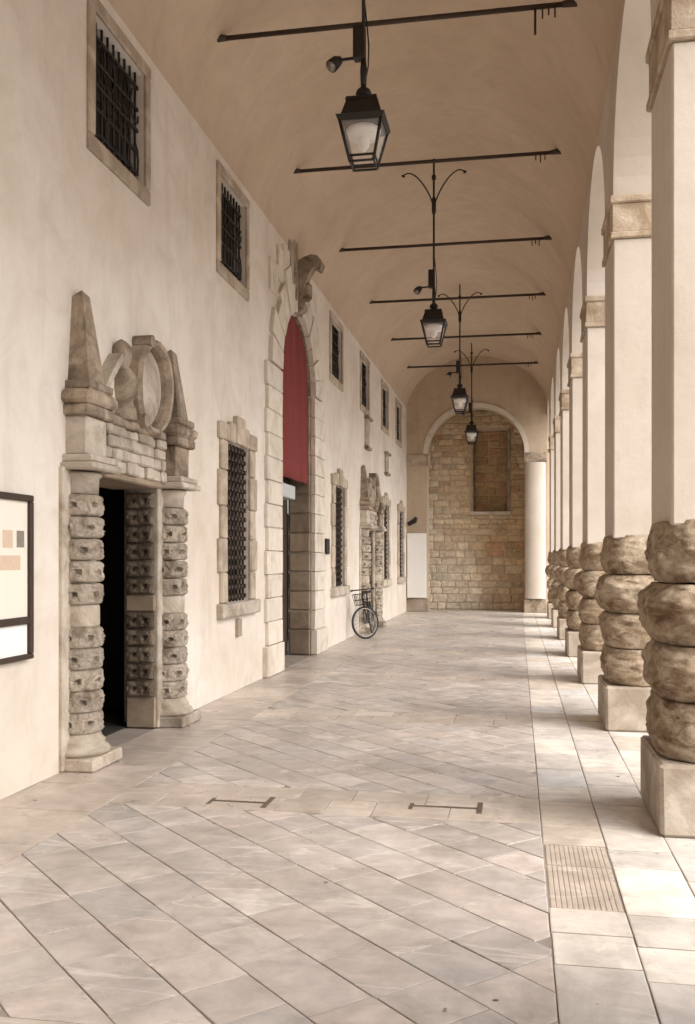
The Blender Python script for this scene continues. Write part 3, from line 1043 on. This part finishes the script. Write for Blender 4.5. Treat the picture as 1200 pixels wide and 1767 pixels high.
# ------------------------------------------------------------------ great arched portal with the red hanging
def great_portal():
    t = thing('arched_portal', 'tall arched stone portal of pale blocks with a carved console above', 'portal', (XW, GY, 0))
    p = .05
    # jamb blocks, near and far
    z = .003; i = 0
    while z < 4.28:
        h = .325 if i else .42
        zt = min(z+h, 4.33)
        for s in (-1, 1):
            wd = (.82, .76)[i % 2] if i else .90
            a, b = (GY-GR-wd, GY-GR+.02) if s < 0 else (GY+GR-.02, GY+GR+wd)
            m = boss(XW-.03, XW+p + random.uniform(0, .006) + (.03 if i == 0 else 0), a, b, z+.004, zt-.004, 'x', .010)
            m.build('block', M_pale, t)
        m = boss(XW-.40, XW-.035, GY+GR-.05+random.uniform(-.008,.008), GY+GR+.05, z+.008, zt-.008, 'x', .02); m.build('reveal_block', M_brownblock, t)
        z = zt; i += 1
    # voussoirs
    n = 13
    for k in range(n):
        a0, a1 = pi*k/n + .012, pi*(k+1)/n - .012
        rr = [1.72, 1.92, 1.62][k % 3] if k not in (0, n-1) else 1.78
        if k == n//2: continue
        q = []
        for a, r in ((a0, 1.0), (a1, 1.0)):
            q.append((GY - (GR-.015)*cos(a), 4.335 + 1.10*sin(a)))
        oa = lambda a, r: (GY - min(r, 1.75)*cos(a), 4.335 + r*sin(a)*.93)
        m = MB(); m.prism([q[0], q[1], oa(a1, rr), oa(a0, rr)], XW-.03, XW+p+random.uniform(0, .015)); m.build('voussoir', M_pale, t)
        m = MB()
        qq = [(GY - (GR-.03)*cos(a), 4.335 + 1.085*sin(a)) for a in (a0, a1)] + [(GY - (GR+.05)*cos(a), 4.335 + 1.16*sin(a)) for a in (a1, a0)]
        m.prism(qq, XW-.38, XW-.034); m.build('soffit_block', M_brownblock, t)
    # raised strips above the arch
    for ya, yb, za, zb in ((-1.72, -1.32, 5.35, 5.80), (-1.30, -.98, 5.62, 6.10), (-.96, -.62, 5.70, 6.22), (.75, 1.25, 5.65, 6.10)):
        m = boss(XW-.02, XW+.035, GY+ya, GY+yb, za, zb, 'x', .010); m.build('block', M_pale, t)
    # carved console at the crown: S scroll leaning out
    prof = [(XW-.02, 5.43), (XW+.06, 5.44), (XW+.12, 5.49), (XW+.14, 5.56), (XW+.11, 5.63), (XW+.10, 5.74), (XW+.15, 5.88), (XW+.21, 6.02), (XW+.27, 6.12), (XW+.32, 6.14), (XW+.34, 6.09), (XW+.38, 6.08),
            (XW+.41, 6.14), (XW+.40, 6.24), (XW+.34, 6.31), (XW+.24, 6.33), (XW+.12, 6.29), (XW-.02, 6.22)]
    m = MB(); m.prism(prof, GY-.10, GY+.10, axis='y'); c = m.build('console', M_dirty, t)
    for z, x, r in ((6.19, XW+.34, .075), (5.53, XW+.07, .065)):
        m = MB(); m.prism([(x+r*cos(q*pi/8), z+r*sin(q*pi/8)) for q in range(16)], GY-.125, GY+.125, axis='y'); m.build('volute', M_dirty, c)
    m = MB(); m.box(XW+.02, XW+.24, GY-.06, GY+.06, 5.62, 5.92, .05); m.build('leaf', M_dirty, c)
    m = boss(XW-.02, XW+.05, GY-.36, GY-.12, 5.56, 6.50, 'x', .02); m.build('block', M_dirty, t)
    m = boss(XW-.02, XW+.04, GY-.60, GY-.38, 5.75, 6.42, 'x', .02); m.build('block', M_frame, t)
great_portal()
# red hanging: gently folded cloth filling the arch
mb = MB(); vs, fs = [], []
n, rows = 40, 16
for layer in (0, 1):
    for j in range(rows+1):
        for i in range(n+1):
            y = GY - GR + .012 + (2*GR-.07)*i/n
            top = 4.33 + 1.08*math.sqrt(max(0, 1-((y-GY)/(GR-.005))**2))
            bot = 2.86
            z = bot + (top-bot)*j/rows
            x = XW - .07 + .010*sin(y*7+.4*z) + .006*sin(y*13+z*1.7) - layer*.012
            vs.append((x, y, z))
W_ = n+1; S_ = (rows+1)*W_
for layer in (0, 1):
    for j in range(rows):
        for i in range(n):
            a = layer*S_ + j*W_ + i
            fs.append((a, a+1, a+W_+1, a+W_))
for i in range(n): fs.append((i, i+1, S_+i+1, S_+i))
mb.add(vs, fs, None, True)
tag(mb.build('red_hanging', M_red), 'dark red cloth filling the upper arch of the tall portal', 'hanging')
m = MB(); m.box(XW-.30, XW-.10, GY-GR+.03, GY+.30, 2.56, 2.77, .01)
tag(m.build('door_sign', M_blueprint), 'pale blank sign board under the red cloth in the tall portal', 'sign')
t = thing('portal_door', 'dark wooden door deep inside the tall arched portal', 'door', (XW-.5, GY, 0))
for a, b in ((GY-GR, GY-.025), (GY+.025, GY+GR)):
    m = MB(); m.box(XW-.50, XW-.44, a-.02, b+.02, .0, 2.85, .008); o = m.build('door_leaf', M_door, t)
    m = MB()
    for z0 in (.2, 1.1, 2.0): m.box(XW-.44, XW-.415, a+.15, b-.15, z0, z0+.7, .01)
    m.build('panel', M_door, o)
m = MB(); m.box(XW-.50, XW-.40, GY-GR-.02, GY+GR+.02, 2.86, 2.93); m.box(XW-.47, XW-.43, GY-GR-.05, GY+GR+.05, 2.93, 5.5); m.build('transom', M_door, t)

# ------------------------------------------------------------------ things on the wall
def board():
    t = thing('notice_board', 'white poster board in a dark frame at the left edge', 'notice board', (XW, 5.5, .9))
    y0, y1, z0, z1 = 4.75, 6.17, .91, 2.05
    xf = XW+.055
    m = MB(); m.box(XW+.002, xf-.03, y0+.01, y1-.01, z0+.01, z1-.01); m.build('backing', M_white_print, t)
    f = .045
    m = MB()
    m.box(XW+.004, xf, y0, y1, z1-f, z1, .006); m.box(XW+.004, xf, y0, y1, z0, z0+f*.8, .006)
    m.box(XW+.004, xf, y0, y0+f, z0+f*.8, z1-f, .006); m.box(XW+.004, xf, y1-f, y1, z0+f*.8, z1-f, .006)
    m.box(XW+.004, xf-.004, y0+f, y1-f, 1.155, 1.205, .006)
    m.build('frame', M_rust, t)
    xs = xf-.028
    m = MB(); m.box(xs-.001, xs, y0+f, y1-f, 1.206, z1-f); m.build('poster', M_cream_print, t)
    for a, b, za, zb in ((5.66, 5.74, 1.74, 1.79), (5.52, 5.60, 1.70, 1.79), (5.98, 6.08, 1.685, 1.80)):
        m = MB(); m.box(xs, xs+.001, a, b, za, zb); m.build('grey_picture', M_grey_print, t)
    for a, b, za, zb in ((5.80, 5.93, 1.68, 1.80), (5.74, 6.03, 1.53, 1.63), (5.1, 5.5, 1.4, 1.45), (5.1, 5.5, 1.5, 1.55)):
        m = MB(); m.box(xs, xs+.001, a, b, za, zb); m.build('orange_picture', M_orange_print, t)
board()
m = MB(); m.box(XW-.01, XW+.05, 16.62, 16.86, 1.70, 1.98, .01)
tag(m.build('wall_plate', M_iron), 'small dark plate on the wall right of the tall portal', 'plate')
for y, z0, z1, lb in ((21.35, 4.15, 4.80, 'small framed stone plaque above the far obelisk doorway'), (24.6, 3.85, 4.35, 'smaller stone plaque on the wall below the fifth upper window')):
    t = thing('plaque', lb, 'plaque', (XW, y, z0))
    m = MB(); m.box(XW-.01, XW+.05, y-.24, y+.24, z0, z1, .01); m.build('slab', M_lime, t)
    m = MB(); m.box(XW-.01, XW+.11, y-.30, y+.30, z1-.02, z1+.05, .01); m.build('moulding', M_dirty, t)
    m = MB(); m.box(XW-.01, XW+.10, y-.28, y+.28, z0-.05, z0+.02, .01); m.build('moulding', M_dirty, t)
# things on the end wall
m = MB(); m.box(XW+.03, EC-ER-.02, YEND-.12, YEND-.045, .43, 2.42, .01)
tag(m.build('white_panel', M_white), 'plain white panel standing against the left pier of the end arch', 'panel')
t = thing('wall_lamp', 'small dark lamp on the end wall above the white panel', 'lamp', (-3.2, YEND, 2.75))
m = MB(); m.tube([(-3.25, YEND+.02, 2.72), (-3.25, YEND-.25, 2.74)], .03, 8); m.build('arm', M_iron, t)
m = MB(); m.tube([(-3.30, YEND-.25, 2.70), (-3.10, YEND-.32, 2.80), (-3.06, YEND-.34, 2.90)], [.07, .08, .05], 10); m.build('lamp_head', M_iron, t)

# ------------------------------------------------------------------ bicycle
def bicycle(base, rz):
    t = thing('bicycle', 'dark bicycle leaning by the wall with its front wheel turned to us', 'bicycle', (0, 0, 0))
    R = .33
    def ring(cx, cy, cz, ang, r, rad, n=32):   # ang: heading of the wheel plane, about z
        return [(cx + cos(a)*r*sin(ang), cy + cos(a)*r*cos(ang), cz + sin(a)*r) for a in [2*pi*i/n for i in range(n)]]
    def wheel(cy, ang):
        m = MB(); m.tube(ring(0, cy, R, ang, R-.018, 0), .019, 8, True); w = m.build('wheel', M_rubber, t)
        m = MB(); m.tube(ring(0, cy, R, ang, R-.045, 0), .012, 6, True); m.build('rim', M_steel, w)
        m = MB(); ax = (cos(ang), -sin(ang))
        m.tube([(ax[0]*-.05, cy+ax[1]*-.05, R), (ax[0]*.05, cy+ax[1]*.05, R)], .022, 8)
        for i in range(18):
            a = 2*pi*i/18; s = 1 if i % 2 else -1
            m.tube([(ax[0]*.03*s, cy+ax[1]*.03*s, R), (cos(a)*(R-.05)*sin(ang), cy+cos(a)*(R-.05)*cos(ang), R+sin(a)*(R-.05))], .0025, 4)
        m.build('spoke', M_steel, w)
    # heading is -y (front wheel nearest the viewer)
    A = radians(48)
    wheel(-.52, A); wheel(.53, 0)
    hd = Vector((0, -.42, .80))
    m = MB()
    bb, st = (0, .10, .28), (0, .25, .80)
    m.tube([bb, st], .016); m.tube([bb, (0, -.385, .62)], .019); m.tube([(0, .235, .74), (0, -.40, .74)], .016)
    m.tube([(0, -.38, .58), (0, -.425, .84)], .02)
    for s in (-.06, .06):
        m.tube([(s*.5, .10, .28), (s, .53, R)], .010); m.tube([(s*.4, .24, .72), (s, .53, R)], .009)
    m.build('frame', M_iron, t)
    m = MB(); ca, sa = cos(A), sin(A)
    for s in (-.05, .05):
        m.tube([(s*ca*.6, -.385-s*sa*.6, .60), (s*ca, -.52-s*sa, R)], .011)
    m.build('fork', M_iron, t)
    m = MB()
    m.tube([(0, -.425, .84), (0, -.44, .98)], .014)
    hb = [(-.30, .10), (-.22, .0), (-.08, -.05), (.08, -.05), (.22, .0), (.30, .10)]
    m.tube([(ca*a + sa*-b*-1*.0 + 0, -.45 - sa*a*.35 + b*.8, 1.0) for a, b in hb], .012)
    m.build('handlebar', M_iron, t)
    for s in (0, -1):
        a, b = hb[s]
        m = MB(); m.tube([(ca*a, -.45 - sa*a*.35 + b*.8, 1.0), (ca*a*1.25, -.45 - sa*a*.4 + b*1.2, .995)], .018); m.build('grip', M_rubber, t)
    m = MB(); m.tube([(0, .25, .80), (0, .27, .90)], .013)
    m.prism([(-.03,.10),(.03,.10),(.045,.20),(.10,.33),(.09,.40),(-.09,.40),(-.10,.33),(-.045,.20)], .90, .955, axis='z'); m.build('saddle', M_rubber, t)
    # basket on the handlebar and carrier at the back
    m = MB()
    for z, w in ((.70, .13), (.80, .145), (.92, .16)):
        m.tube([(-w, -.50, z), (w, -.50, z), (w, -.50-2*w+.03, z), (-w, -.50-2*w+.03, z)], .006, 5, True)
    for i in range(10):
        u = -1 + 2*i/9
        m.tube([(.13*u, -.50, .70), (.16*u, -.50, .92)], .004, 4); m.tube([(.13*u, -.73, .70), (.16*u, -.79, .92)], .004, 4)
        m.tube([(.13*u, -.50, .70), (.13*u, -.73, .70)], .004, 4)
    m.build('basket', M_iron, t)
    m = MB()
    for s in (-.05, .05):
        m.tube([(s, .32, .70), (s, .80, .70)], .007); m.tube([(s, .70, .70), (s, .53, R)], .006)
    for y in (.45, .6, .78): m.tube([(-.06, y, .70), (.06, y, .70)], .006)
    m.build('carrier', M_iron, t)
    m = MB(); m.tube([(.07*cos(a), .10 + .09*sin(a), .28 + .09*cos(a)) if False else (.05, .10 + .09*sin(a), .28 + .09*cos(a)) for a in [2*pi*i/18 for i in range(18)]], .008, 5, True)
    m.tube([(.05, .10, .28), (.07, .22, .17)], .009); m.box(.06, .15, .19, .25, .155, .175)
    m.tube([(-.05, .10, .28), (-.07, -.02, .39)], .009); m.box(-.15, -.06, -.05, .01, .38, .40)
    m.build('crank', M_steel, t)
    m = MB()
    for s in (1,):
        pts = [(0, .53 + (R+.02)*cos(a), R + (R+.02)*sin(a)) for a in [radians(10+i*14) for i in range(11)]]
        m.tube(pts, .02, 6)
    m.build('mudguard', M_iron, t)
    t.location = base; t.rotation_euler = (0, radians(-7), rz)
    ORG[t.name] = tuple(base)
bicycle((-3.02, 19.55, .0), radians(2))

# ------------------------------------------------------------------ floor slabs
def clip(poly, axis, val, keep_less):
    out = []
    for i in range(len(poly)):
        a, b = poly[i-1], poly[i]
        ia = a[axis] <= val if keep_less else a[axis] >= val
        ib = b[axis] <= val if keep_less else b[axis] >= val
        if ia != ib:
            t = (val-a[axis])/(b[axis]-a[axis])
            out.append((a[0]+(b[0]-a[0])*t, a[1]+(b[1]-a[1])*t))
        if ib: out.append(b)
    return out
def area(p): return .5*sum(p[i-1][0]*p[i][1]-p[i][0]*p[i-1][1] for i in range(len(p)))
def inset(poly, d):
    n = len(poly); out = []
    for i in range(n):
        a, b, c = Vector(poly[i-1]), Vector(poly[i]), Vector(poly[(i+1) % n])
        e1, e2 = (b-a).normalized(), (c-b).normalized()
        n1, n2 = Vector((-e1.y, e1.x)), Vector((-e2.y, e2.x))
        k = n1 + n2
        den = max(.3, 1 + n1.dot(n2))
        out.append((b.x + k.x*d/den, b.y + k.y*d/den))
    return out
slabs = []            # (poly, colour)
def clean(p):
    q = []
    for v in p:
        if not q or math.hypot(v[0]-q[-1][0], v[1]-q[-1][1]) > .012: q.append(v)
    if len(q) > 1 and math.hypot(q[0][0]-q[-1][0], q[0][1]-q[-1][1]) < .012: q.pop()
    return q
def slab_col(kind):
    k = random.uniform(.9, 1.08)
    if kind == 'diag': c = random.choice([(.47,.42,.385), (.43,.39,.36), (.48,.42,.38), (.445,.41,.385), (.51,.46,.42)])
    elif kind == 'edge': c = random.choice([(.62,.57,.51), (.58,.54,.50), (.66,.60,.53), (.56,.49,.42), (.56,.55,.53)])
    elif kind == 'band': c = random.choice([(.51,.445,.39), (.54,.475,.41), (.48,.415,.36)])
    else: c = random.choice([(.46,.40,.35), (.50,.44,.38), (.43,.37,.325)])
    return tuple(x*k for x in c)
XL, XR = -2.66, .14
bands = [YC0 + k*BAY for k in range(-2, 8)]
edges = [Y0] 
for b in bands: edges += [b-.30, b+.32]
edges.append(YMAS+.6)
def rect(x0, x1, y0, y1, kind): slabs.append(([(x0,y0),(x1,y0),(x1,y1),(x0,y1)], slab_col(kind), kind))
for i in range(0, len(edges)-1):
    ya, yb = edges[i], min(edges[i+1], YMAS+.6)
    if yb - ya < .05: continue
    if i % 2 == 1:           # straight band on the pillar line: two rows
        ym = (ya+yb)/2 + .01
        for (a, b) in ((ya, ym), (ym, yb)):
            x = XL
            while x < XR - .02:
                w = random.uniform(.30, .52)
                if XR - (x+w) < .22: w = XR - x
                rect(x, x+w, a, b, 'band'); x += w
    else:                    # diagonal field at 45 degrees
        wd = .285
        n0 = -60
        d1 = Vector((1, -1)).normalized(); d2 = Vector((1, 1)).normalized()
        org = Vector((-2.66, 4.78))
        j0 = int(((XL+ya) - (org.x+org.y))/1.4143/wd) - 3; j1 = int(((XR+yb) - (org.x+org.y))/1.4143/wd) + 3
        for j in range(j0, j1):
            # strip j lies between offsets j*wd and (j+1)*wd along d2
            base = org + d2*(j*wd)
            mid = org + d2*((j+.5)*wd)
            sa = ((XL - yb) - (mid.x - mid.y))/1.4143 - .8; sb_ = ((XR - ya) - (mid.x - mid.y))/1.4143 + .8
            s = sa - random.uniform(0, .5)
            ctr = base
            while s < sb_:
                L = random.choice([.28, .34, .40, .48]) * random.uniform(.92, 1.08)
                lo_, hi_ = d2*.0012, d2*(wd-.0012)
                p = [base + d1*s + lo_, base + d1*(s+L) + lo_, base + d1*(s+L) + hi_, base + d1*s + hi_]
                s += L
                xs = [q.x for q in p]; ys = [q.y for q in p]
                if max(xs) < XL or min(xs) > XR or max(ys) < ya or min(ys) > yb: continue
                q = [(v.x, v.y) for v in p]
                for ax, val, less in ((0, XL, False), (0, XR, True), (1, ya, False), (1, yb, True)):
                    q = clip(q, ax, val, less)
                    if len(q) < 3: break
                if len(q) < 3: continue
                q = clean(q)
                if len(q) < 3: continue
                if area(q) < 0: q.reverse()
                if area(q) < .006: continue
                slabs.append((q, slab_col('diag'), 'diag'))
for x0, x1, kind in ((XW, XL, 'wall'), (XR, .485, 'edge'), (.485, .83, 'edge'), (.83, 1.78, 'edge'), (1.78, 2.3, 'edge')):
    near = {XR: [2.62, 3.3, 3.85, 4.18, 4.47, 5.10, 5.47, 5.83], .485: [2.4, 3.05, 3.75, 4.08, 4.44, 5.12, 5.42, 5.88]}.get(x0, [])
    y = Y0
    ys = [Y0]
    while y < YMAS+.6:
        y += random.uniform(.55, .95) if x0 < -3 or x0 > .8 else random.uniform(.34, .62)
        if near and near[0]-.3 < y < near[-1]+.3:
            ys += near; y = near[-1]; continue
        ys.append(min(y, YMAS+.6))
    for a, b in zip(ys, ys[1:]):
        if b-a > .03: rect(x0, x1, a, b, kind)
def slab_geo(mb, poly, c, kind):
    gap = .0026 if kind in ('diag', 'band') else .0042
    if kind == 'wall': gap = .003
    poly = [(a + random.uniform(-.0022, .0022), b + random.uniform(-.0022, .0022)) for a, b in poly]
    p0 = inset(poly, gap); p1 = inset(poly, gap+.006)
    if area(p1) < .002: return False
    n = len(poly)
    z = random.uniform(-.001, .001); tx, ty = random.uniform(-.004, .004), random.uniform(-.004, .004)
    cx = sum(p[0] for p in poly)/n; cy = sum(p[1] for p in poly)/n
    H = lambda p: z + tx*(p[0]-cx) + ty*(p[1]-cy)
    t = (*c, random.random(), random.random())
    vs = [(x, y, -.02) for x, y in p0] + [(x, y, H((x,y))-.0014) for x, y in p0] + [(x, y, H((x,y))) for x, y in p1]
    fs = [tuple(range(2*n, 3*n))]
    for r in (0, 1):
        for i in range(n):
            j = (i+1) % n
            fs.append((r*n+i, r*n+j, (r+1)*n+j, (r+1)*n+i))
    mb.add(vs, fs, t)
    return True
def seen_size(s):
    poly = s[0]; n = len(poly)
    cy = sum(p[1] for p in poly)/n; cx = sum(p[0] for p in poly)/n
    if cy < 2.9 or (cy*.984 - cx*.176) < 2.9: return -1
    px = 600 + 1640*(cx*.984 + cy*.176)/(cy*.984-cx*.176)
    if px < -60 or px > 1240: return -1
    return abs(area(poly)) / (cy**3)
slabs.sort(key=seen_size, reverse=True)
rest = MB(); cnt = 0
for i, (poly, c, kind) in enumerate(slabs):
    if cnt < 296:
        mb = MB()
        if not slab_geo(mb, poly, c, kind): continue
        x0, x1 = min(p[0] for p in poly), max(p[0] for p in poly); y0, y1 = min(p[1] for p in poly), max(p[1] for p in poly)
        if kind == 'edge' and abs(x0-XR) < .01 and (4.4 < y0 < 5.2):     # the two ribbed slabs beside the pillar
            mb = MB(); n = 13
            t = (.44, .375, .315, random.random(), random.random())
            mb.box(x0+.008, x1-.008, y0+.008, y1-.008, -.02, -.0045, 0, t)
            for q in range(n):
                a = x0+.01 + (x1-x0-.02)*q/n
                mb.box(a+.002, a+(x1-x0-.02)/n-.002, y0+.01, y1-.01, -.008, -.001, .002, t)
        mb.build('paving_slab', M_floor, floor); cnt += 1
    else:
        slab_geo(rest, poly, c, kind)
o = rest.build('far_paving_slabs', M_floor, floor); o['kind'] = 'stuff'

# dark iron cramps let into the band of paving
def cramp(y, xa, xb, label):
    m = MB()
    m.box(xa, xb, y-.016, y+.016, -.006, .0035, .003)
    m.box(xb-.018, xb+.018, y-.12, y+.15, -.006, .0045, .003)
    m.box(xa-.014, xa+.014, y-.09, y+.06, -.006, .0040, .003)
    tag(m.build('iron_cramp', M_cramp), label, 'iron cramp', 'iron cramps in the paving')
cramp(6.16, -.68, -.24, 'H shaped dark iron cramp in the paving near the nearest pillar')
cramp(6.06, -2.0, -1.62, 'dark iron cramp in the paving toward the near doorway')
